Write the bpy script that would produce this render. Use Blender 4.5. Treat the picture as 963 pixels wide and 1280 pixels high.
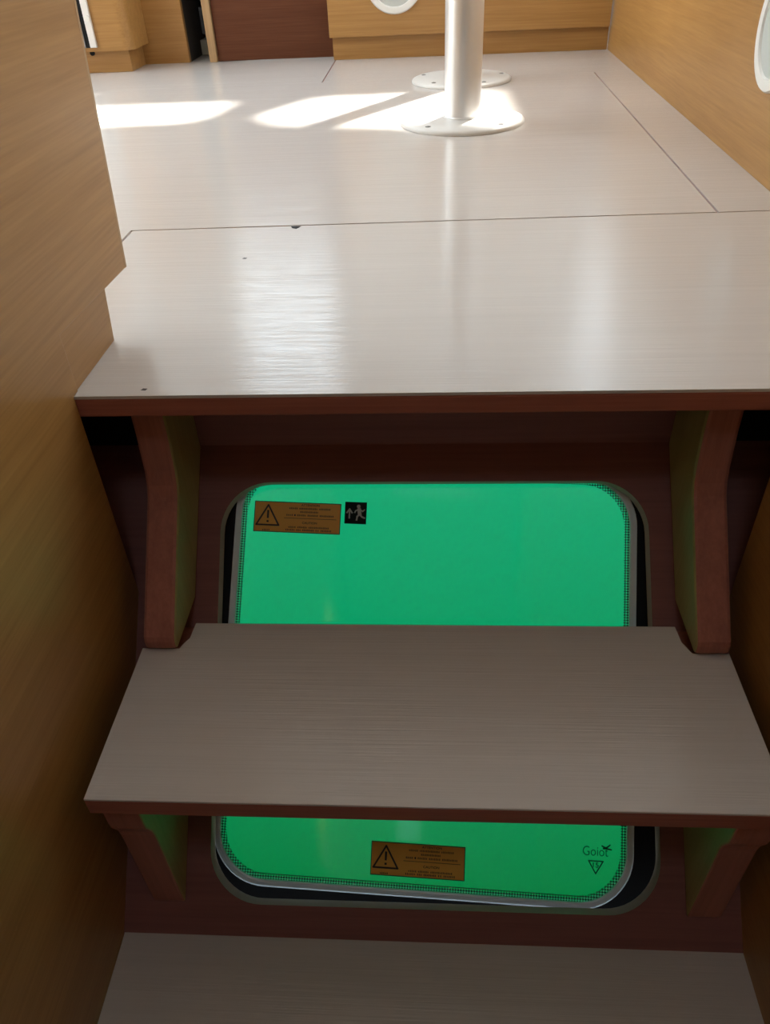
import bpy, bmesh, math
from mathutils import Matrix, Vector

# ------------------------------------------------------------------ scene, camera, world, sun, windows
for o in list(bpy.data.objects):
    bpy.data.objects.remove(o, do_unlink=True)
scene = bpy.context.scene
COL = scene.collection
S = 0.37                                   # one drawing unit in metres

def V(x, y, z):
    return Vector((x * S, y * S, z * S))

cam_data = bpy.data.cameras.new('camera')
cam_data.sensor_fit = 'HORIZONTAL'
cam_data.sensor_width = 36.0
cam_data.lens = 36.0 * 950.0 / 963.0
cam_data.clip_start = 0.02
cam = bpy.data.objects.new('camera', cam_data)
COL.objects.link(cam)
right = Vector((0.99802407, 0.0482266, -0.04027584))
down = Vector((-0.00170824, -0.61993848, -0.78464856))
fwd = Vector((-0.06280948, 0.78316696, -0.61863114))
up, back = -down, -fwd
cam.matrix_world = Matrix(((right.x, up.x, back.x, 0.0),
                           (right.y, up.y, back.y, 0.0),
                           (right.z, up.z, back.z, S),
                           (0, 0, 0, 1)))
scene.camera = cam

scene.view_settings.view_transform = 'Standard'
scene.view_settings.look = 'None'
scene.view_settings.gamma = 1.0
scene.view_settings.use_curve_mapping = False
scene.view_settings.exposure = 0.0

SKY = 7.2
SUN = 34.0
SUN_EL = math.radians(50)
PLAN = Vector((0.543, 0.840, 0.0))          # horizontal direction towards the sun
SEA = 0.64

world = bpy.data.worlds.new('daylight')
scene.world = world
world.use_nodes = True
wb = world.node_tree.nodes['Background']
wb.inputs['Color'].default_value = (0.81, 0.92, 1.0, 1)
wb.inputs['Strength'].default_value = SKY

sun_data = bpy.data.lights.new('sun', 'SUN')
sun_data.energy = SUN
sun_data.angle = math.radians(2.4)
sun_data.color = (1.0, 0.96, 0.88)
sun = bpy.data.objects.new('sun', sun_data)
COL.objects.link(sun)
sun_dir = Vector((PLAN.x * math.cos(SUN_EL), PLAN.y * math.cos(SUN_EL), math.sin(SUN_EL)))
sun.rotation_euler = sun_dir.to_track_quat('Z', 'Y').to_euler()
sun.location = sun_dir * 6

def portal(center, sx, sy, inward):
    d = bpy.data.lights.new('window_portal', 'AREA')
    d.shape = 'RECTANGLE'
    d.size, d.size_y = sx * S, sy * S
    d.cycles.is_portal = True
    o = bpy.data.objects.new('window_portal', d)
    COL.objects.link(o)
    o.location = V(*center)
    o.rotation_euler = (-Vector(inward)).to_track_quat('Z', 'Y').to_euler()

# saloon shell, drawing units
CEIL = 5.0
X0, X1, Y0, Y1 = -5.2, 5.2, -3.0, 10.4
WIN_FRONT = [(-2.80, -1.42, 3.15, 4.85), (2.10, 2.55, 3.55, 4.85)]     # x0, x1, z0, z1
WIN_LEFT = [(3.8, 5.4, 2.6, 4.2), (6.2, 10.0, 1.9, 4.4)]               # y0, y1, z0, z1
WIN_RIGHT = [(3.4, 5.2, 2.6, 4.2), (5.8, 10.0, 2.3, 4.4)]
k = CEIL / math.tan(SUN_EL)
OFF = (PLAN.x * k, PLAN.y * k)
PATCHES = [[(-1.08, 5.42), (-0.92, 5.18), (0.48, 4.80), (0.48, 6.04), (-0.75, 6.00)],
           [(-2.60, 5.95), (-2.45, 5.30), (-1.50, 5.34), (-1.36, 5.95)],
           [(-3.00, 6.82), (-2.95, 6.50), (-2.52, 6.50), (-2.46, 6.75)]]
HULL_HATCH = (-.38, .38, -.99, -.31)       # x0, x1, y0, y1 of the deck hatch over the hull
HULL_TOP = 3.7
portal((0, -.65, HULL_TOP + .14), .76, .68, (0, 0, -1))
SKYLIGHTS = [[(x + OFF[0], y + OFF[1]) for x, y in p] for p in PATCHES]
SKYLIGHTS.append([(-4.6, 5.5), (-3.0, 5.5), (-3.0, 8.6), (-4.6, 8.6)])  # extra unseen opening, added to brighten the far-left floor
portal((-3.8, 7.05, CEIL + .16), 1.6, 3.1, (0, 0, -1))

for x0, x1, z0, z1 in WIN_FRONT:
    portal(((x0 + x1) / 2, Y1 + .05, (z0 + z1) / 2), x1 - x0, z1 - z0, (0, -1, 0))
for y0, y1, z0, z1 in WIN_LEFT:
    portal((X0 - .05, (y0 + y1) / 2, (z0 + z1) / 2), z1 - z0, y1 - y0, (1, 0, 0))
for y0, y1, z0, z1 in WIN_RIGHT:
    portal((X1 + .05, (y0 + y1) / 2, (z0 + z1) / 2), z1 - z0, y1 - y0, (-1, 0, 0))

# ------------------------------------------------------------------ materials
def new_mat(name):
    m = bpy.data.materials.new(name)
    m.use_nodes = True
    nt = m.node_tree
    return m, nt, nt.nodes['Principled BSDF']

def simple(name, col, rough=0.5, metal=0.0, spec=0.5):
    m, nt, b = new_mat(name)
    n = nt.nodes.new('ShaderNodeTexNoise')
    n.inputs['Scale'].default_value = 60
    r = nt.nodes.new('ShaderNodeMapRange')
    r.inputs['To Min'].default_value = max(0.0, rough - 0.05)
    r.inputs['To Max'].default_value = min(1.0, rough + 0.05)
    nt.links.new(n.outputs['Fac'], r.inputs['Value'])
    nt.links.new(r.outputs['Result'], b.inputs['Roughness'])
    b.inputs['Base Color'].default_value = (*col, 1)
    b.inputs['Metallic'].default_value = metal
    b.inputs['Specular IOR Level'].default_value = spec
    return m

def wood(name, light, dark, axis, rough=0.42, across=55.0, along=1.6, bump=0.12, fine=260.0, spec=0.5, contrast=(0.35, 0.68)):
    """fine straight grain running along one world axis"""
    m, nt, b = new_mat(name)
    tc = nt.nodes.new('ShaderNodeTexCoord')
    def grain(ac, al, det):
        mp = nt.nodes.new('ShaderNodeMapping')
        sc = [ac, ac, ac]
        sc[axis] = al
        mp.inputs['Scale'].default_value = sc
        nt.links.new(tc.outputs['Object'], mp.inputs['Vector'])
        n = nt.nodes.new('ShaderNodeTexNoise')
        n.inputs['Scale'].default_value = 1.0
        n.inputs['Detail'].default_value = det
        n.inputs['Roughness'].default_value = 0.6
        nt.links.new(mp.outputs['Vector'], n.inputs['Vector'])
        return n
    g1 = grain(across, along, 5)
    g2 = grain(fine, along * 4, 2)
    mix = nt.nodes.new('ShaderNodeMath')
    mix.operation = 'MULTIPLY_ADD'
    mix.inputs[1].default_value = 0.45
    nt.links.new(g2.outputs['Fac'], mix.inputs[0])
    mul = nt.nodes.new('ShaderNodeMath')
    mul.operation = 'MULTIPLY'
    mul.inputs[1].default_value = 0.55
    nt.links.new(g1.outputs['Fac'], mul.inputs[0])
    nt.links.new(mul.outputs[0], mix.inputs[2])
    rp = nt.nodes.new('ShaderNodeValToRGB')
    rp.color_ramp.elements[0].position = contrast[0]
    rp.color_ramp.elements[1].position = contrast[1]
    rp.color_ramp.elements[0].color = (*dark, 1)
    rp.color_ramp.elements[1].color = (*light, 1)
    nt.links.new(mix.outputs[0], rp.inputs['Fac'])
    nt.links.new(rp.outputs['Color'], b.inputs['Base Color'])
    bp = nt.nodes.new('ShaderNodeBump')
    bp.inputs['Strength'].default_value = bump
    bp.inputs['Distance'].default_value = 0.0008
    nt.links.new(g2.outputs['Fac'], bp.inputs['Height'])
    nt.links.new(bp.outputs['Normal'], b.inputs['Normal'])
    b.inputs['Roughness'].default_value = rough
    b.inputs['Specular IOR Level'].default_value = spec
    return m

OAK_L, OAK_D = (0.45, 0.245, 0.078), (0.335, 0.165, 0.045)
M = {}
M['oak_y'] = wood('oak_grain_in_depth', OAK_L, OAK_D, 1, rough=0.38)
M['oak_x'] = wood('oak_grain_sideways', OAK_L, OAK_D, 0, rough=0.38)
M['oak_edge'] = wood('oak_edge_band', (0.50, 0.33, 0.17), (0.40, 0.25, 0.12), 2)
M['red_x'] = wood('red_brown_edge_wood', (0.43, 0.155, 0.108), (0.31, 0.105, 0.074), 0, rough=0.5, spec=0.3)
M['red_z'] = wood('red_brown_upright_wood', (0.45, 0.180, 0.130), (0.33, 0.128, 0.092), 2, rough=0.5, spec=0.3)
M['laminate'] = wood('pale_bleached_laminate', (0.635, 0.602, 0.576), (0.58, 0.547, 0.521), 0, rough=0.155, spec=0.38,
                     across=70, along=1.2, bump=0.40, fine=430, contrast=(0.3, 0.72))
M['laminate_low'] = M['laminate']
M['white'] = simple('white_lining', (0.78, 0.77, 0.74), 0.6)
M['hull_grey'] = simple('grey_hull_lining', (0.36, 0.35, 0.33), 0.8)
M['red_panel'] = wood('shaded_red_brown_lining', (0.29, 0.120, 0.105), (0.22, 0.088, 0.077), 0, rough=0.55, spec=0.3)  # same red-brown wood as the supports, darkened for weaker light here
M['alu'] = simple('brushed_aluminium', (0.78, 0.79, 0.80), 0.34, 0.65)
M['plate'] = simple('painted_white_metal', (0.72, 0.71, 0.69), 0.35)
M['frame'] = simple('grey_hatch_frame', (0.68, 0.82, 0.88), 0.3)
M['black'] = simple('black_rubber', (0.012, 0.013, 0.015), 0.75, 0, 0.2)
M['dark'] = simple('painted_shade_and_scratch', (0.05, 0.045, 0.045), 0.7)  # near-black: shade painted onto recess and doorway surfaces; also the scratch tone
M['screw'] = simple('screw_head', (0.25, 0.24, 0.23), 0.4, 1.0)
M['bezel'] = simple('white_plastic', (0.80, 0.80, 0.77), 0.35)
M['grille'] = simple('pale_grey_grille', (0.52, 0.55, 0.53), 0.6)
M['door'] = wood('dark_cherry_door', (0.15, 0.055, 0.026), (0.10, 0.034, 0.016), 0, rough=0.6, spec=0.2)
M['label'] = simple('amber_foil_label', (0.85, 0.45, 0.07), 0.5)
M['ink'] = simple('black_ink', (0.012, 0.008, 0.006), 0.5)
M['sign'] = simple('black_sign_film', (0.010, 0.014, 0.012), 0.6, 0, 0.15)
M['paleink'] = simple('pale_grey_ink', (0.55, 0.58, 0.55), 0.5)
M['glassink'] = simple('dark_green_print', (0.003, 0.03, 0.012), 0.5)

def pane_material():
    m = bpy.data.materials.new('tinted_acrylic')
    m.use_nodes = True
    nt = m.node_tree
    nt.nodes.clear()
    out = nt.nodes.new('ShaderNodeOutputMaterial')
    fr = nt.nodes.new('ShaderNodeFresnel')
    fr.inputs['IOR'].default_value = 1.49
    tr = nt.nodes.new('ShaderNodeBsdfTransparent')
    tr.inputs['Color'].default_value = (0.95, 0.99, 0.97, 1)
    gl = nt.nodes.new('ShaderNodeBsdfGlossy')
    gl.inputs['Roughness'].default_value = 0.06
    mx = nt.nodes.new('ShaderNodeMixShader')
    nt.links.new(fr.outputs[0], mx.inputs[0])
    nt.links.new(tr.outputs[0], mx.inputs[1])
    nt.links.new(gl.outputs[0], mx.inputs[2])
    nt.links.new(mx.outputs[0], out.inputs['Surface'])
    return m

def smoked_material():
    m = bpy.data.materials.new('smoked_acrylic')
    m.use_nodes = True
    nt = m.node_tree
    nt.nodes.clear()
    out = nt.nodes.new('ShaderNodeOutputMaterial')
    tr = nt.nodes.new('ShaderNodeBsdfTransparent')
    tr.inputs['Color'].default_value = (0.32, 0.34, 0.36, 1)
    nt.links.new(tr.outputs[0], out.inputs['Surface'])
    return m

def dots_material():
    """printed dot border: dark dots on clear acrylic"""
    m = bpy.data.materials.new('printed_dot_border')
    m.use_nodes = True
    nt = m.node_tree
    nt.nodes.clear()
    out = nt.nodes.new('ShaderNodeOutputMaterial')
    tc = nt.nodes.new('ShaderNodeTexCoord')
    mp = nt.nodes.new('ShaderNodeMapping')
    mp.inputs['Rotation'].default_value = (0, 0, math.radians(45))
    nt.links.new(tc.outputs['Object'], mp.inputs['Vector'])
    ck = nt.nodes.new('ShaderNodeTexChecker')
    ck.inputs['Scale'].default_value = 1.0 / (0.0060 * S)
    nt.links.new(mp.outputs['Vector'], ck.inputs['Vector'])
    tr = nt.nodes.new('ShaderNodeBsdfTransparent')
    df = nt.nodes.new('ShaderNodeBsdfPrincipled')
    df.inputs['Base Color'].default_value = (0.05, 0.07, 0.06, 1)
    df.inputs['Roughness'].default_value = 0.35
    mx = nt.nodes.new('ShaderNodeMixShader')
    nt.links.new(ck.outputs['Fac'], mx.inputs[0])
    nt.links.new(tr.outputs[0], mx.inputs[1])
    nt.links.new(df.outputs[0], mx.inputs[2])
    nt.links.new(mx.outputs[0], out.inputs['Surface'])
    return m

def water_material():
    m = bpy.data.materials.new('clear_sea_water')
    m.use_nodes = True
    nt = m.node_tree
    nt.nodes.clear()
    out = nt.nodes.new('ShaderNodeOutputMaterial')
    tr = nt.nodes.new('ShaderNodeBsdfTransparent')
    ab = nt.nodes.new('ShaderNodeVolumeAbsorption')
    ab.inputs['Color'].default_value = (0.10, 0.80, 0.62, 1)
    ab.inputs['Density'].default_value = 3.2
    nt.links.new(tr.outputs[0], out.inputs['Surface'])
    nt.links.new(ab.outputs[0], out.inputs['Volume'])
    return m

def emissive_water_material():
    m = bpy.data.materials.new('emissive_green_water')
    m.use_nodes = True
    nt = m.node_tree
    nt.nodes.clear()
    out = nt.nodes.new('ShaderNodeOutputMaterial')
    em = nt.nodes.new('ShaderNodeEmission')  # emission stands in for daylight scattered in the sea
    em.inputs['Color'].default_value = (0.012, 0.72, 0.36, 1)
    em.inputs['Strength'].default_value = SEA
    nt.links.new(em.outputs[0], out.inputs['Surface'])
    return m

M['support_face'] = wood('oak_face_green_spill', (0.42, 0.37, 0.15), (0.34, 0.29, 0.11), 2, rough=0.4)  # oak pushed yellow-green to strengthen the green light from the hatch
M['cut_edge'] = simple('pale_cut_edge', (0.42, 0.38, 0.30), 0.6)
M['pane'] = pane_material()
M['smoked'] = smoked_material()
M['dots'] = dots_material()
M['water'] = water_material()
M['sea'] = emissive_water_material()

# ------------------------------------------------------------------ helpers
def tag(o, label=None, cat=None, group=None, kind=None):
    if label: o['label'] = label
    if cat: o['category'] = cat
    if group: o['group'] = group
    if kind: o['kind'] = kind
    return o

def link(name, bm, mat, parent=None, origin=(0, 0, 0), bevel=0.0, smooth=False, local=False):
    """bmesh in drawing units -> one mesh object. local: already in the parent's frame"""
    bmesh.ops.recalc_face_normals(bm, faces=bm.faces)
    org = Vector(origin)
    for v in bm.verts:
        v.co = (v.co - org) * S
    me = bpy.data.meshes.new(name)
    bm.to_mesh(me)
    bm.free()
    if smooth:
        for p in me.polygons:
            p.use_smooth = True
        try:
            me.set_sharp_from_angle(angle=math.radians(40))
        except Exception:
            pass
    me.materials.append(M[mat])
    o = bpy.data.objects.new(name, me)
    COL.objects.link(o)
    o.location = org * S
    if parent is not None:
        o.parent = parent
        if not local:
            o.location = org * S - parent.location
    if bevel > 0:
        b = o.modifiers.new('bevel', 'BEVEL')
        b.width = bevel * S
        b.segments = 2
        b.limit_method = 'ANGLE'
        b.angle_limit = math.radians(40)
    return o

def empty(name, loc):
    o = bpy.data.objects.new(name, None)
    o.empty_display_size = 0.05
    COL.objects.link(o)
    o.location = V(*loc)
    return o

def box_bm(x0, x1, y0, y1, z0, z1):
    bm = bmesh.new()
    vs = [bm.verts.new((x, y, z)) for z in (z0, z1) for x, y in ((x0, y0), (x1, y0), (x1, y1), (x0, y1))]
    for f in ((0, 1, 2, 3), (4, 5, 6, 7), (0, 1, 5, 4), (1, 2, 6, 5), (2, 3, 7, 6), (3, 0, 4, 7)):
        bm.faces.new([vs[i] for i in f])
    return bm

def prism_bm(poly, a0, a1, put, holes=()):
    """polygon (with holes) in a plane, extruded from a0 to a1; put(p, q, a) -> xyz"""
    bm = bmesh.new()
    loops = [poly] + list(holes)
    lo, hi = [], []
    for lp in loops:
        lo.append([bm.verts.new(put(p, q, a0)) for p, q in lp])
        hi.append([bm.verts.new(put(p, q, a1)) for p, q in lp])
    for ring in (lo, hi):
        if len(loops) == 1:
            bm.faces.new(ring[0])
        else:
            ed = []
            for vs in ring:
                ed += [bm.edges.new((vs[i], vs[(i + 1) % len(vs)])) for i in range(len(vs))]
            bmesh.ops.triangle_fill(bm, use_beauty=True, use_dissolve=False, edges=ed)
    for a, b in zip(lo, hi):
        n = len(a)
        for i in range(n):
            j = (i + 1) % n
            bm.faces.new((a[i], a[j], b[j], b[i]))
    return bm

XYZ_X = lambda p, q, a: (a, p, q)      # polygon in (y, z), extruded along x
XYZ_Y = lambda p, q, a: (p, a, q)      # polygon in (x, z), extruded along y
XYZ_Z = lambda p, q, a: (p, q, a)      # polygon in (x, y), extruded along z

def round_rect(cx, cy, hx, hy, r, n=10):
    pts = []
    for sx, sy, a0 in ((1, 1, 0), (-1, 1, 90), (-1, -1, 180), (1, -1, 270)):
        for i in range(n + 1):
            a = math.radians(a0 + 90 * i / n)
            pts.append((cx + sx * (hx - r) + r * math.cos(a), cy + sy * (hy - r) + r * math.sin(a)))
    return pts

def circle(cx, cy, r, n=48):
    return [(cx + r * math.cos(2 * math.pi * i / n), cy + r * math.sin(2 * math.pi * i / n)) for i in range(n)]

def lathe_bm(profile, cx, cy, n=64):
    """profile of (radius, z) turned round a vertical axis"""
    bm = bmesh.new()
    rings = []
    for r, z in profile:
        if r <= 1e-6:
            rings.append([bm.verts.new((cx, cy, z))])
        else:
            rings.append([bm.verts.new((cx + r * math.cos(2 * math.pi * i / n), cy + r * math.sin(2 * math.pi * i / n), z)) for i in range(n)])
    for a, b in zip(rings, rings[1:]):
        for i in range(n):
            j = (i + 1) % n
            if len(a) == 1 and len(b) == 1:
                continue
            if len(a) == 1:
                bm.faces.new((a[0], b[i], b[j]))
            elif len(b) == 1:
                bm.faces.new((a[i], a[j], b[0]))
            else:
                bm.faces.new((a[i], a[j], b[j], b[i]))
    return bm

def strokes_bm(lines, w, z0, z1, bm=None):
    """flat raised strokes: list of polylines in a local xy plane"""
    bm = bm or bmesh.new()
    for ln in lines:
        for (ax, ay), (bx, by) in zip(ln, ln[1:]):
            d = Vector((bx - ax, by - ay))
            L = d.length
            if L < 1e-9:
                continue
            d /= L
            nx, ny = -d.y * w / 2, d.x * w / 2
            ex, ey = d.x * w * .35, d.y * w * .35
            q = [(ax - ex + nx, ay - ey + ny), (bx + ex + nx, by + ey + ny), (bx + ex - nx, by + ey - ny), (ax - ex - nx, ay - ey - ny)]
            vs = [bm.verts.new((x, y, z)) for z in (z0, z1) for x, y in q]
            for f in ((0, 1, 2, 3), (4, 5, 6, 7), (0, 1, 5, 4), (1, 2, 6, 5), (2, 3, 7, 6), (3, 0, 4, 7)):
                bm.faces.new([vs[i] for i in f])
    return bm

def text_obj(name, body, x0, y0, x1, y1, z, mat, parent, offset=0.0):
    """built-in lettering fitted into a local box, one flat raised mesh"""
    cu = bpy.data.curves.new('lettering', 'FONT')
    cu.body = body
    cu.extrude = 0.01
    cu.offset = offset
    tmp = bpy.data.objects.new('lettering', cu)
    COL.objects.link(tmp)
    dg = bpy.context.evaluated_depsgraph_get()
    dg.update()
    me = bpy.data.meshes.new_from_object(tmp.evaluated_get(dg))
    bpy.data.objects.remove(tmp, do_unlink=True)
    xs = [v.co.x for v in me.vertices]; ys = [v.co.y for v in me.vertices]
    sx = (x1 - x0) / (max(xs) - min(xs)); sy = (y1 - y0) / (max(ys) - min(ys))
    mx, my = min(xs), min(ys)
    for v in me.vertices:
        v.co = Vector((x0 + (v.co.x - mx) * sx, y0 + (v.co.y - my) * sy, z + (0.0008 if v.co.z > 0 else 0.0))) * S
    me.materials.clear()
    me.materials.append(M[mat])
    me.name = name
    o = bpy.data.objects.new(name, me)
    COL.objects.link(o)
    o.parent = parent
    return o

# ------------------------------------------------------------------ shell: walls, ceiling, windows
def rect(a0, a1, b0, b1):
    return [(a0, b0), (a1, b0), (a1, b1), (a0, b1)]

T = 0.12
XL_, XR_ = -.973, .925
ZB = -1.485                                   # level of the lower floor
o = link('ceiling', prism_bm(rect(X0 - T, X1 + T, 1.66, Y1 + T), CEIL, CEIL + T, XYZ_Z, SKYLIGHTS), 'white')
tag(o, 'white headlining overhead with skylight openings, one added for extra light', kind='structure')
o = link('wall_front', prism_bm(rect(X0, X1, ZB - .1, CEIL), Y1, Y1 + T, XYZ_Y, [rect(*w) for w in WIN_FRONT]), 'white')
tag(o, 'white saloon end wall with window openings', kind='structure')
o = link('wall_outer_left', prism_bm(rect(Y0, Y1, ZB - .1, CEIL), X0 - T, X0, XYZ_X, [rect(*w) for w in WIN_LEFT]), 'white')
tag(o, 'white saloon side wall with windows, far left', kind='structure')
o = link('wall_outer_right', prism_bm(rect(Y0, Y1, ZB - .1, CEIL), X1, X1 + T, XYZ_X, [rect(*w) for w in WIN_RIGHT]), 'white')
tag(o, 'white saloon side wall with windows, far right', kind='structure')
slit = rect(-.34, -.12, .95, 2.6)
o = link('wall_rear', prism_bm(rect(X0, X1, ZB - .1, CEIL), Y0 - T, Y0, XYZ_Y, [slit]), 'hull_grey')
tag(o, 'grey lined hull side behind the viewer', kind='structure')
o = link('window_1', prism_bm(rect(-.36, -.10, .93, 2.62), Y0 - T - .03, Y0 - T - .001, XYZ_Y), 'smoked')
tag(o, 'narrow smoked port light behind the viewer', kind='structure')

# unseen bulkheads added against light leaks beside the steps and the low deckhead over the hull
for nm, xa, xb, lab in (('wall_added_bulkhead_left', X0, XL_ - .075, 'left'), ('wall_added_bulkhead_right', XR_ + .072, X1, 'right')):
    o = link(nm, box_bm(xa, xb, 1.66, 1.72, ZB - .05, CEIL), 'oak_x')
    tag(o, 'unseen oak bulkhead added to stop stray daylight, %s of the steps' % lab, kind='structure')
o = link('ceiling_hull', prism_bm(rect(X0, X1, Y0 - T, 1.66), HULL_TOP, HULL_TOP + .1, XYZ_Z, [rect(*HULL_HATCH)]), 'white')
tag(o, 'low white deckhead over the hull with an open deck hatch', kind='structure')

o = link('wall_bulkhead_top', box_bm(XL_ - .075, XR_ + .072, 1.66, 1.72, HULL_TOP, CEIL), 'white')
tag(o, 'white upstand between hull deckhead and saloon headlining', kind='structure')

# lower floor of the hull
o = link('floor', box_bm(-.97, .925, Y0, 1.022, ZB - .04, ZB), 'laminate_low')
tag(o, 'shaded pale laminate floor at the foot of the steps', kind='structure')

# saloon floor: wooden base whose front edge shows, pale laminate panels on top
YE = 1.775
floor = link('floor', box_bm(X0, X1, YE, Y1, -.066, -.009), 'red_x', bevel=0.006)
tag(floor, 'saloon floor of pale laminate panels with red-brown front edge', kind='structure')
G = 0.0055
YS, YM = 3.19, 6.58
def fp(poly):
    return link('floor_panel', prism_bm(poly, -.009, 0.0, XYZ_Z), 'laminate', floor, origin=(poly[0][0], poly[0][1], -.009))
def seam_y(x):                                   # the long cross seam runs very slightly askew
    return 3.187 + (x + .1) * 0.018
front_panel = fp([(-1.255 + G, YE), (X1, YE), (X1, seam_y(X1) - G), (-1.255 + G, seam_y(-1.255) - G)])
fp([(X0, YE), (-1.255 - G, YE), (-1.255 - G, seam_y(-1.255) + G), (1.149 - G, seam_y(1.149) + G), (1.213 - G, YM - G * .4), (X0, YM - G * .4)])
fp([(1.149 + G, seam_y(1.149) + G), (X1, seam_y(X1) + G), (X1, YM - G * .4), (1.213 + G, YM - G * .4)])
fp([(X0, YM - G * .4 + .001), (-.84 - G, YM - G * .4 + .001), (-.86 - G, Y1), (X0, Y1)])
fp([(-.84 + G, YM - G * .4 + .001), (X1, YM - G * .4 + .001), (X1, Y1), (-.86 + G, Y1)])
bm = prism_bm([(-.582, 3.168), (-.574, 3.145), (-.556, 3.135), (-.546, 3.15), (-.540, 3.168)], 0.0002, 0.001, XYZ_Z)
o = link('finger_notch', bm, 'black', front_panel, local=True, origin=(0, 0, 0))
o.location = -front_panel.location
o['label'] = 'small dark chipped notch at the panel seam'
for px, py in ((-.791, 1.81), (-.706, 2.808)):
    o = link('scratch_mark', prism_bm([(px - .008, py - .004), (px + .006, py - .006), (px + .009, py + .004), (px - .004, py + .006)], 0.0002, 0.0006, XYZ_Z), 'dark', front_panel, local=True)
    o.location = -front_panel.location

# ------------------------------------------------------------------ stairwell side walls
XL, XR = -.973, .925
poly = [(Y0, ZB - .05), (YE - .003, ZB - .05), (YE - .003, 0.001), (1.804, 0.001), (1.804, .166), (2.331, .148), (2.446, .85), (2.70, 2.4), (1.66, 2.4), (1.66, HULL_TOP), (Y0, HULL_TOP)]
wl = link('wall_left', prism_bm(poly, XL - .07, XL, XYZ_X), 'oak_y', origin=(XL, 0, 0), bevel=0.004)
tag(wl, 'tall oak panel closing the left side of the steps', kind='structure')
kick = link('baseboard_left', prism_bm([(1.79, 0.001), (2.121, 0.001), (2.155, .16), (1.79, .17)], XL - .06, XL - .006, XYZ_X), 'oak_y', origin=(XL, 1.8, 0))
tag(kick, 'recessed oak kick strip under the left panel', kind='structure')
o = link('trim_1', prism_bm([(2.331, .148), (2.345, .148), (2.460, .85), (2.714, 2.4), (2.70, 2.4), (2.446, .85)], XL - .07, XL - .001, XYZ_X), 'oak_edge', origin=(XL, 2.33, .15))
tag(o, 'pale vertical edge band of the left oak panel', kind='structure')
poly = [(Y0, ZB - .05), (YE - .025, ZB - .05), (YE - .025, 0.001), (1.66, 0.001), (1.66, HULL_TOP), (Y0, HULL_TOP)]
wr = link('wall_right', prism_bm(poly, XR, XR + .07, XYZ_X), 'oak_y', origin=(XR, 0, 0), bevel=0.004)
tag(wr, 'shaded oak panel closing the right side of the steps', kind='structure')

# sloping hull lining with the hatch opening, and the upright above it
R2 = math.sqrt(0.5)
def slope(x, v, n):                              # v up the slope, n towards the stairwell
    return (x, 1.014 + (v - n) * R2, ZB + (v + n) * R2)
PUT_SLOPE = lambda p, q, a: slope(p, q, a)
VT = (2.12 - 1.014) / R2
op = round_rect(-.006, .763, .698, .668, .165, 12)
o = link('wall_back_lower', prism_bm([(-1.25, -.06), (1.25, -.06), (1.25, VT), (-1.25, VT)], -.052, 0, PUT_SLOPE, [op]), 'red_panel', origin=(0, 1.014, ZB))
o.data.materials.append(M['cut_edge'])
nrm = Vector((0, -R2, R2))
for p in o.data.polygons:
    c = p.center / S
    if abs(p.normal.dot(nrm)) < 0.5 and abs(c.x) < .9 and .05 < (c.y + c.z) * R2 < 1.5:
        p.material_index = 1
tag(o, 'sloping red-brown hull lining with rounded hatch opening', kind='structure')
o = link('wall_back_header', box_bm(-.89, .875, 2.115, 2.16, -.385, -.066), 'red_panel', origin=(0, 2.12, -.2))
tag(o, 'dark upright board under the saloon floor above the hatch', kind='structure')
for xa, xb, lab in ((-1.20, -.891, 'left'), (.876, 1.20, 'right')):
    o = link('wall_recess_shade_' + lab, box_bm(xa, xb, 2.117, 2.16, -.385, -.066), 'black')  # black boards stand in for the unlit void
    tag(o, 'black board added for the unlit void beside the %s stair support' % lab, kind='structure')
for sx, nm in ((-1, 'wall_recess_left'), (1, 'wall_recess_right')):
    o = link(nm, prism_bm([(1.0, ZB), (2.12, -.38), (2.16, -.38), (2.16, -.066), (1.0, -.066)], sx * 1.20, sx * 1.25, XYZ_X), 'dark')  # recess shade put into the side colour
    tag(o, 'side, with shade painted dark, of the recess behind the %s stair panel' % ('left' if sx < 0 else 'right'), kind='structure')

# ------------------------------------------------------------------ the steps: one fixed unit
steps = empty('companionway_steps', (0, 1.03, ZB))
tag(steps, 'wooden step with pale tread, four red-brown side supports, in front of the green hatch', 'steps')
ZT = -.745
TL, TR = -.893, .868
tread_poly = [(TL, 1.027), (TR, 1.027), (TR, 1.537), (.762, 1.537), (.752, 1.560), (.742, 1.580), (.738, 1.643),
              (-.752, 1.643), (-.756, 1.580), (-.768, 1.560), (-.778, 1.537), (TL, 1.537)]
tread = link('tread', prism_bm(tread_poly, ZT - .066, ZT - .008, XYZ_Z), 'red_x', steps, origin=(0, 1.3, ZT), bevel=.003)
tread['label'] = 'step board with red-brown edge'
o = link('tread_surface', prism_bm(tread_poly, ZT - .008, ZT, XYZ_Z), 'laminate', tread, local=True, origin=(0, 1.3, ZT), bevel=.0025)
o.location = (0, 0, 0)
o['label'] = 'pale laminate top of the step'
bm = None
up_poly = [(1.862, -.066), (1.860, -.18), (1.848, -.300), (1.836, -.345), (1.818, -.378), (1.530, -.690), (1.524, -.705), (1.524, -.728), (1.532, ZT + .001),
           (1.752, ZT + .001), (2.114, -.386), (2.114, -.066)]
low_poly = [(1.047, -.811), (1.047, -.895), (1.050, -.925), (1.061, -.952), (1.069, -.975), (1.073, -1.000), (1.079, -1.40), (1.083, -1.417), (1.687, -.811)]
def oak_sides(o):
    o.data.materials.append(M['support_face'])
    for p in o.data.polygons:
        if abs(p.normal.x) > 0.9:
            p.material_index = 1
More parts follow.
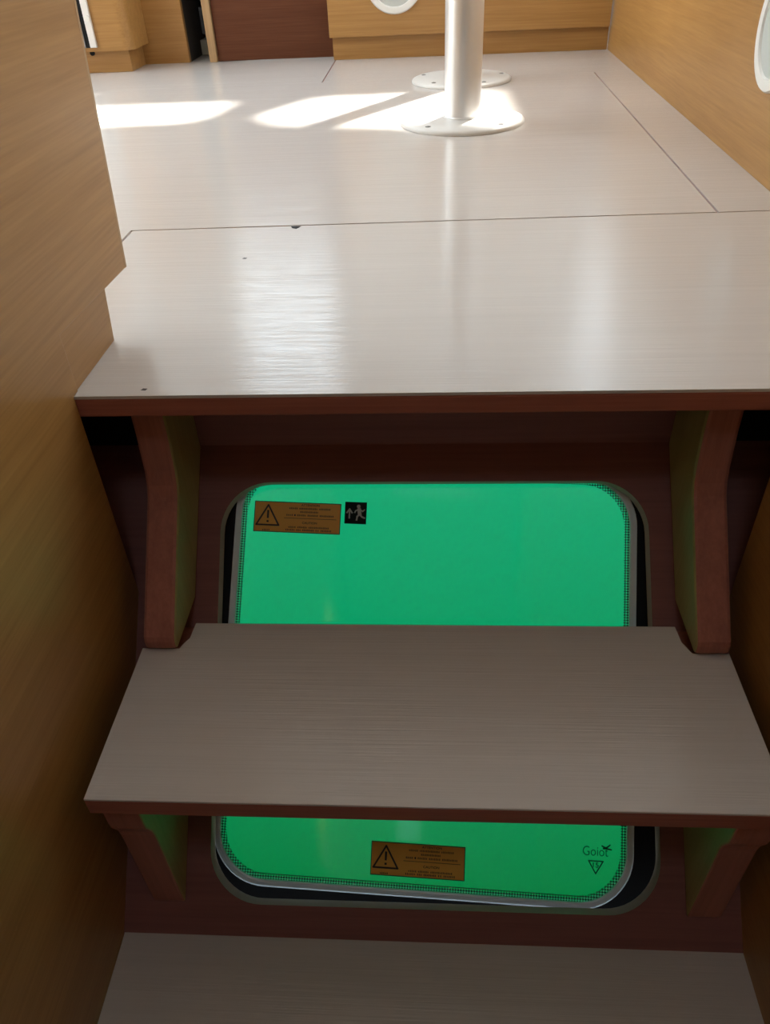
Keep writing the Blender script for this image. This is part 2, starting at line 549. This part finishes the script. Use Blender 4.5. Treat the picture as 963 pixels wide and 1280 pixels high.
for a0, a1 in ((-.878, -.778), (.762, .862)):
    u = link('upper_support', prism_bm(up_poly, a0, a1, XYZ_X), 'red_z', steps, origin=((a0 + a1) / 2, 1.8, ZT), bevel=.012)
    l = link('lower_bracket', prism_bm(low_poly, a0, a1, XYZ_X), 'red_z', steps, origin=((a0 + a1) / 2, 1.1, ZB), bevel=.006)
    oak_sides(u)
    oak_sides(l)

# ------------------------------------------------------------------ escape hatch
hatch = bpy.data.objects.new('escape_hatch', None)
COL.objects.link(hatch)
tag(hatch, 'square rounded escape hatch with glowing green acrylic pane and metal frame', 'hatch')
cu_, cv_ = -.022, .705
base = Vector((cu_, 1.114 + cv_ * R2, ZB + cv_ * R2)) * S
U, W, N = Vector((1, 0, 0)), Vector((0, R2, R2)), Vector((0, -R2, R2))
basis = Matrix(((U.x, W.x, N.x, 0), (U.y, W.y, N.y, 0), (U.z, W.z, N.z, 0), (0, 0, 0, 1)))
hatch.matrix_world = Matrix.Translation(base) @ basis @ Matrix.Rotation(math.radians(-2.4), 4, 'Z')

def hp(name, bm, mat, parent=None, smooth=False, bevel=0):
    return link(name, bm, mat, parent or hatch, local=True, smooth=smooth, bevel=bevel)
HW = .674
HT = .022                                          # the hatch reaches a little higher than it is wide
def hr(d, r):
    return round_rect(0, HT, HW + d, HW + d + HT, r, 14)
hp('flange', prism_bm(round_rect(0, .0, 1.0, .84, .1, 4), -.045, -.015, XYZ_Z, [hr(-.012, .165)]), 'black')
frame = hp('frame', prism_bm(hr(0, .175), -.04, .004, XYZ_Z, [hr(-.024, .155)]), 'frame', bevel=.006)
seal = hp('seal', prism_bm(hr(.016, .19), -.03, -.006, XYZ_Z, [hr(.001, .176)]), 'black', frame)
pane = hp('pane', prism_bm(hr(-.024, .154), -.004, 0.0, XYZ_Z), 'pane')
pane['label'] = 'green-lit acrylic pane'
hp('dot_border', prism_bm(hr(-.025, .153), .0003, .0009, XYZ_Z, [hr(-.043, .137)]), 'dots', pane)

def warning_label(x0, y0, x1, y1):
    cx, cy = (x0 + x1) / 2, (y0 + y1) / 2
    w, h = x1 - x0, y1 - y0
    lb = hp('warning_label', prism_bm(rect(x0, x1, y0, y1), .0003, .0016, XYZ_Z), 'label')
    lb['label'] = 'amber warning sticker with a black triangle'
    z0, z1 = .0017, .0024
    b = .0026
    hp('label_border', prism_bm(rect(x0, x1, y0, y1), z0, z1, XYZ_Z, [rect(x0 + b, x1 - b, y0 + b, y1 - b)]), 'ink', lb)
    tx0, tx1, ty0, ty1 = x0 + .03 * w, x0 + .29 * w, y0 + .23 * h, y0 + .88 * h
    bm = strokes_bm([[(tx0, ty0), ((tx0 + tx1) / 2, ty1), (tx1, ty0), (tx0, ty0)]], .0055, z0, z1)
    mx = (tx0 + tx1) / 2
    strokes_bm([[(mx, ty0 + .24 * h), (mx, ty0 + .46 * h)]], .0065, z0, z1, bm)
    strokes_bm([[(mx, ty0 + .11 * h), (mx, ty0 + .125 * h)]], .007, z0, z1, bm)
    hp('warning_triangle', bm, 'ink', lb)
    # heading lines and the small illegible print
    text_obj('heading', 'ATTENTION', x0 + .54 * w, y0 + .875 * h, x0 + .75 * w, y0 + .945 * h, z0, 'ink', lb, 0.012)
    text_obj('heading', 'CAUTION', x0 + .56 * w, y0 + .30 * h, x0 + .73 * w, y0 + .37 * h, z0, 'ink', lb, 0.012)
    rows = [(.79, [(.40, .50), (.515, .73), (.745, .88)]), (.68, [(.53, .74)]), (.57, [(.37, .45), (.465, .48), (.495, .60), (.615, .74), (.755, .92)]),
            (.18, [(.40, .49), (.505, .62), (.635, .87)]), (.09, [(.37, .48), (.495, .55), (.565, .70), (.715, .76), (.775, .90)]),
            (.06, [(.10, .19)])]
    for fy, spans in rows:
        for a, c in spans:
            yy = y0 + fy * h
            # tiny broken strokes: the print is too small to read
            n = max(2, int((c - a) * w / .0048))
            lines = []
            for i in range(n):
                xx = x0 + (a + (c - a) * (i + .5) / n) * w
                hh = .0026 if (i * 7 + int(fy * 50)) % 3 else .0018
                lines.append([(xx, yy - hh * .5), (xx, yy + hh)])
            hp('small_print', strokes_bm(lines, .0027, z0, z1), 'ink', lb)
    hp('rule_line', strokes_bm([[(x0 + .35 * w, y0 + .475 * h), (x0 + .95 * w, y0 + .475 * h)]], .0014, z0, z1), 'ink', lb)
warning_label(-.609, .473, -.312, .578)
warning_label(-.155, -.612, .146, -.508)

# running figure sign
sx0, sy0, sx1, sy1 = -.299, .512, -.225, .5865
sg = hp('exit_sign', prism_bm(rect(sx0, sx1, sy0, sy1), .0003, .0016, XYZ_Z), 'sign')
sg['label'] = 'small black sign with running figure and up arrow'
def sp(fx, fy):
    return (sx0 + fx * (sx1 - sx0), sy0 + fy * (sy1 - sy0))
z0, z1 = .0017, .0024
hp('arrow', strokes_bm([[sp(.22, .26), sp(.22, .66)], [sp(.10, .50), sp(.22, .67), sp(.34, .50)]], .005, z0, z1), 'paleink', sg)
bm = prism_bm(circle(*sp(.63, .80), .0062, 16), z0, z1, XYZ_Z)
strokes_bm([[sp(.655, .66), sp(.69, .45)]], .0125, z0, z1, bm)                                     # torso
strokes_bm([[sp(.62, .66), sp(.50, .60), sp(.46, .52)], [sp(.70, .66), sp(.82, .58), sp(.90, .66)]], .0042, z0, z1, bm)   # arms
strokes_bm([[sp(.68, .44), sp(.58, .34), sp(.56, .18)], [sp(.70, .42), sp(.80, .33), sp(.92, .28)]], .0055, z0, z1, bm)  # legs
hp('running_figure', bm, 'paleink', sg)

# maker's mark and the triangle below it
mk = text_obj('maker_mark', 'Goiot', .515, -.507, .594, -.479, .0004, 'glassink', hatch, -0.012)
mk['label'] = "dark printed lettering with a small bird"
hp('bird_mark', strokes_bm([[(.574, -.476), (.585, -.4815), (.592, -.478), (.599, -.472)], [(.578, -.484), (.588, -.4835), (.603, -.486)]], .0042, .0004, .0012), 'glassink', mk)
tm = hp('triangle_mark', strokes_bm([[(.533, -.523), (.578, -.523), (.5555, -.561), (.533, -.523)]], .0035, .0004, .0012), 'glassink')
tm['label'] = 'dark printed triangle with a number'
text_obj('number', '15', .5465, -.5425, .5645, -.5275, .0004, 'glassink', tm, 0.01)

# sea water outside the hatch: clear water in front, emissive faces standing in for daylight behind
yb, zb_ = 2.5, -7.0
bm = bmesh.new()
prof = [slope(0, -.25, -.125)[1:], slope(0, 1.62, -.125)[1:], (yb, slope(0, 1.62, -.125)[2]), (yb, zb_), (slope(0, -.25, -.125)[1], zb_)]
ra = [bm.verts.new((-1.5, p[0], p[1])) for p in prof]
rb = [bm.verts.new((1.5, p[0], p[1])) for p in prof]
f0 = bm.faces.new(ra); f1 = bm.faces.new(rb)
fs = [bm.faces.new((ra[i], ra[(i + 1) % 5], rb[(i + 1) % 5], rb[i])) for i in range(5)]
bmesh.ops.recalc_face_normals(bm, faces=bm.faces)
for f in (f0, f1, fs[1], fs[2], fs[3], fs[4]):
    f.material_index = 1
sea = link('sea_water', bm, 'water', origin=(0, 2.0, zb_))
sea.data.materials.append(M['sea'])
tag(sea, 'bright green sea water seen through the hatch pane', 'water', kind='stuff')

# ------------------------------------------------------------------ table pedestals
def pedestal(cx, cy, label, angles):
    e = empty('table_pedestal', (cx, cy, 0))
    tag(e, label, 'pedestal', 'white table pedestals in the saloon')
    r = .366
    pl = link('base_plate', lathe_bm([(0, .001), (r, .001), (r, .012), (r - .006, .020), (r - .02, .026), (.12, .034), (0, .034)], cx, cy, 72), 'plate', e, origin=(cx, cy, 0), smooth=True)
    for a in angles:
        x, y = cx + .305 * math.cos(math.radians(a)), cy + .305 * math.sin(math.radians(a))
        sc = link('screw', lathe_bm([(0, .024), (.016, .024), (.016, .030), (.008, .032), (0, .029)], x, y, 12), 'screw', pl, local=True, origin=(cx, cy, 0))
        sc.location = (0, 0, 0)
    link('pole', lathe_bm([(.107, .03), (.107, 1.90), (.10, 1.92), (0, 1.92)], cx, cy, 64), 'alu', e, origin=(cx, cy, 0), smooth=True)
    link('collar', lathe_bm([(.108, .030), (.113, .030), (.113, .040), (.108, .044)], cx, cy, 64), 'alu', e, origin=(cx, cy, 0), smooth=True)
pedestal(.180, 5.020, 'nearer aluminium table post on a round white base plate', [158, 228, 314, 20, 86])
pedestal(.216, 6.430, 'farther table post, mostly hidden behind the nearer one, round base showing', [228, 300, 12, 84, 156])

# ------------------------------------------------------------------ saloon furniture
# right bench base
bench = empty('bench_base', (1.47, 5.0, 0))
tag(bench, 'long golden oak bench base running along the right side of the saloon', 'bench')
def bx(y):
    return 1.438 + (y - 3.462) * (1.508 - 1.438) / (7.674 - 3.462)
link('front_panel', prism_bm([(bx(1.78), 1.78), (bx(7.72), 7.72), (bx(7.72) + .06, 7.72), (bx(1.78) + .06, 1.78)], 0.001, 1.15, XYZ_Z), 'oak_y', bench, origin=(1.47, 5, 0))
link('seat_board', prism_bm([(bx(1.78), 1.78), (bx(7.72), 7.72), (3.4, 7.72), (3.4, 1.78)], 1.15, 1.20, XYZ_Z), 'oak_y', bench, origin=(1.47, 5, 1.15))

def speaker(name_loc, put, label):
    e = empty('round_speaker', name_loc)
    tag(e, label, 'speaker', 'round white speakers on the bench fronts')
    r = .241
    n = 56
    bm = bmesh.new()
    prof = [(r, 0.0), (r, .012), (r - .008, .022), (r - .03, .026), (r - .05, .022), (r - .056, .010)]
    rings = [[bm.verts.new(put(q * math.cos(2 * math.pi * i / n), q * math.sin(2 * math.pi * i / n), d)) for i in range(n)] for q, d in prof]
    for a, b in zip(rings, rings[1:]):
        for i in range(n):
            j = (i + 1) % n
            bm.faces.new((a[i], a[j], b[j], b[i]))
    link('bezel', bm, 'bezel', e, origin=name_loc, smooth=True)
    link('grille', prism_bm(circle(0, 0, r - .05, 48), .004, .012, put), 'grille', e, origin=name_loc)
ry = 3.77
speaker((bx(ry), ry, .565), lambda p, q, d: (bx(ry + p) - d, ry + p, .565 + q), 'round white speaker on the right bench front, cut by the picture edge')

# back bench / cabinet
cab = empty('back_bench_base', (.3, 7.68, 0))
tag(cab, 'golden oak bench base across the back with recessed kick', 'bench')
link('front_panel', box_bm(-.882, 1.494, 7.635, 7.70, .172, 1.15), 'oak_x', cab, origin=(.3, 7.68, .17), bevel=.004)
link('kick_board', box_bm(-.862, 1.50, 7.685, 7.74, 0.001, .172), 'oak_x', cab, origin=(.3, 7.68, 0))
link('side_panel', box_bm(-.882, -.82, 7.701, 9.2, .172, 1.15), 'oak_y', cab, origin=(.3, 7.68, .17))
link('seat_board', box_bm(-.882, 1.49, 7.635, 9.2, 1.15, 1.20), 'oak_x', cab, origin=(.3, 7.68, 1.15))
speaker((-.312, 7.635, .565), lambda p, q, d: (-.312 + p, 7.635 - d, .565 + q), 'round white speaker on the back bench, beside the table post')

# door and dark doorway left of it
o = link('door_1', box_bm(-1.93, -.86, 7.86, 7.91, 0.004, 1.9), 'door', origin=(-1.4, 7.87, 0), bevel=.004)
tag(o, 'dark cherry-brown door panel behind the pale floor', kind='structure')
o = link('trim_2', box_bm(-2.005, -1.935, 7.83, 7.92, 0.001, 1.9), 'oak_edge', origin=(-1.97, 7.87, 0), bevel=.006)
tag(o, 'golden upright frame beside the dark doorway', kind='structure')
lk = link('lock_plate', box_bm(-2.035, -2.005, 7.835, 7.87, .22, .42), 'black', o, bevel=.006)
lk.location = -o.location
o = link('wall_doorway_back', box_bm(-2.7, -1.9, 8.7, 8.75, .001, 1.9), 'dark')  # dark tone stands in for unlit depth
tag(o, 'dark-painted board for the unlit space beyond the narrow doorway', kind='structure')
o = link('trim_3', box_bm(-2.5, -1.9, 8.35, 8.69, .001, .12), 'grille')
tag(o, 'grey sill inside the dark doorway', kind='structure')
o = link('wall_doorway_top', box_bm(-2.7, -.86, 7.86, 8.75, 1.9, 1.95), 'oak_x')
tag(o, 'oak shelf closing the doorway above', kind='structure')
o = link('wall_doorway_side', box_bm(-1.90, -1.86, 7.915, 8.75, .001, 1.9), 'dark')  # doorway shade put into the colour
tag(o, 'side of the narrow doorway with shade painted dark', kind='structure')

# left far cabinet
lc = empty('corner_cabinet', (-2.9, 7.5, 0))
tag(lc, 'golden oak cabinet with rounded corner and metal door edges, far left', 'cabinet')
def rc(x1, y0, r, n=8):                             # rounded front right corner
    return [(x1 - r + r * math.cos(math.radians(a)), y0 + r + r * math.sin(math.radians(a))) for a in [-90 + 90 * i / n for i in range(n + 1)]]
link('body', prism_bm([(-4.6, 7.42)] + rc(-2.545, 7.42, .10) + [(-2.545, 7.87), (-4.6, 7.87)], .166, 2.2, XYZ_Z), 'oak_x', lc, origin=(-2.9, 7.5, 0), smooth=True)
link('kick_board', box_bm(-4.6, -2.61, 7.485, 7.87, .001, .166), 'oak_x', lc, origin=(-2.9, 7.5, 0))
link('end_panel', box_bm(-2.62, -2.20, 7.872, 7.93, .001, 2.2), 'oak_x', lc, origin=(-2.9, 7.5, 0))
link('end_panel', box_bm(-2.26, -2.20, 7.93, 8.70, .001, 1.9), 'dark', lc, origin=(-2.9, 7.5, 0))  # this panel's dark tone is painted doorway shade
link('metal_door_edge', box_bm(-2.905, -2.845, 7.395, 7.42, .197, 2.2), 'alu', lc, origin=(-2.9, 7.5, 0), bevel=.005)
link('metal_door_edge', box_bm(-3.03, -2.945, 7.395, 7.42, .197, 2.2), 'alu', lc, origin=(-2.9, 7.5, 0), bevel=.005)
link('door_gap', box_bm(-2.944, -2.906, 7.41, 7.419, .197, 2.2), 'black', lc, origin=(-2.9, 7.5, 0))
kn = link('lock_button', prism_bm(circle(-2.872, .41, .022, 16), 7.378, 7.395, XYZ_Y), 'bezel', lc, origin=(-2.9, 7.5, 0))
link('hinge_pin', prism_bm(circle(-2.93, .150, .02, 12), 7.470, 7.484, XYZ_Y), 'black', lc, origin=(-2.9, 7.5, 0))
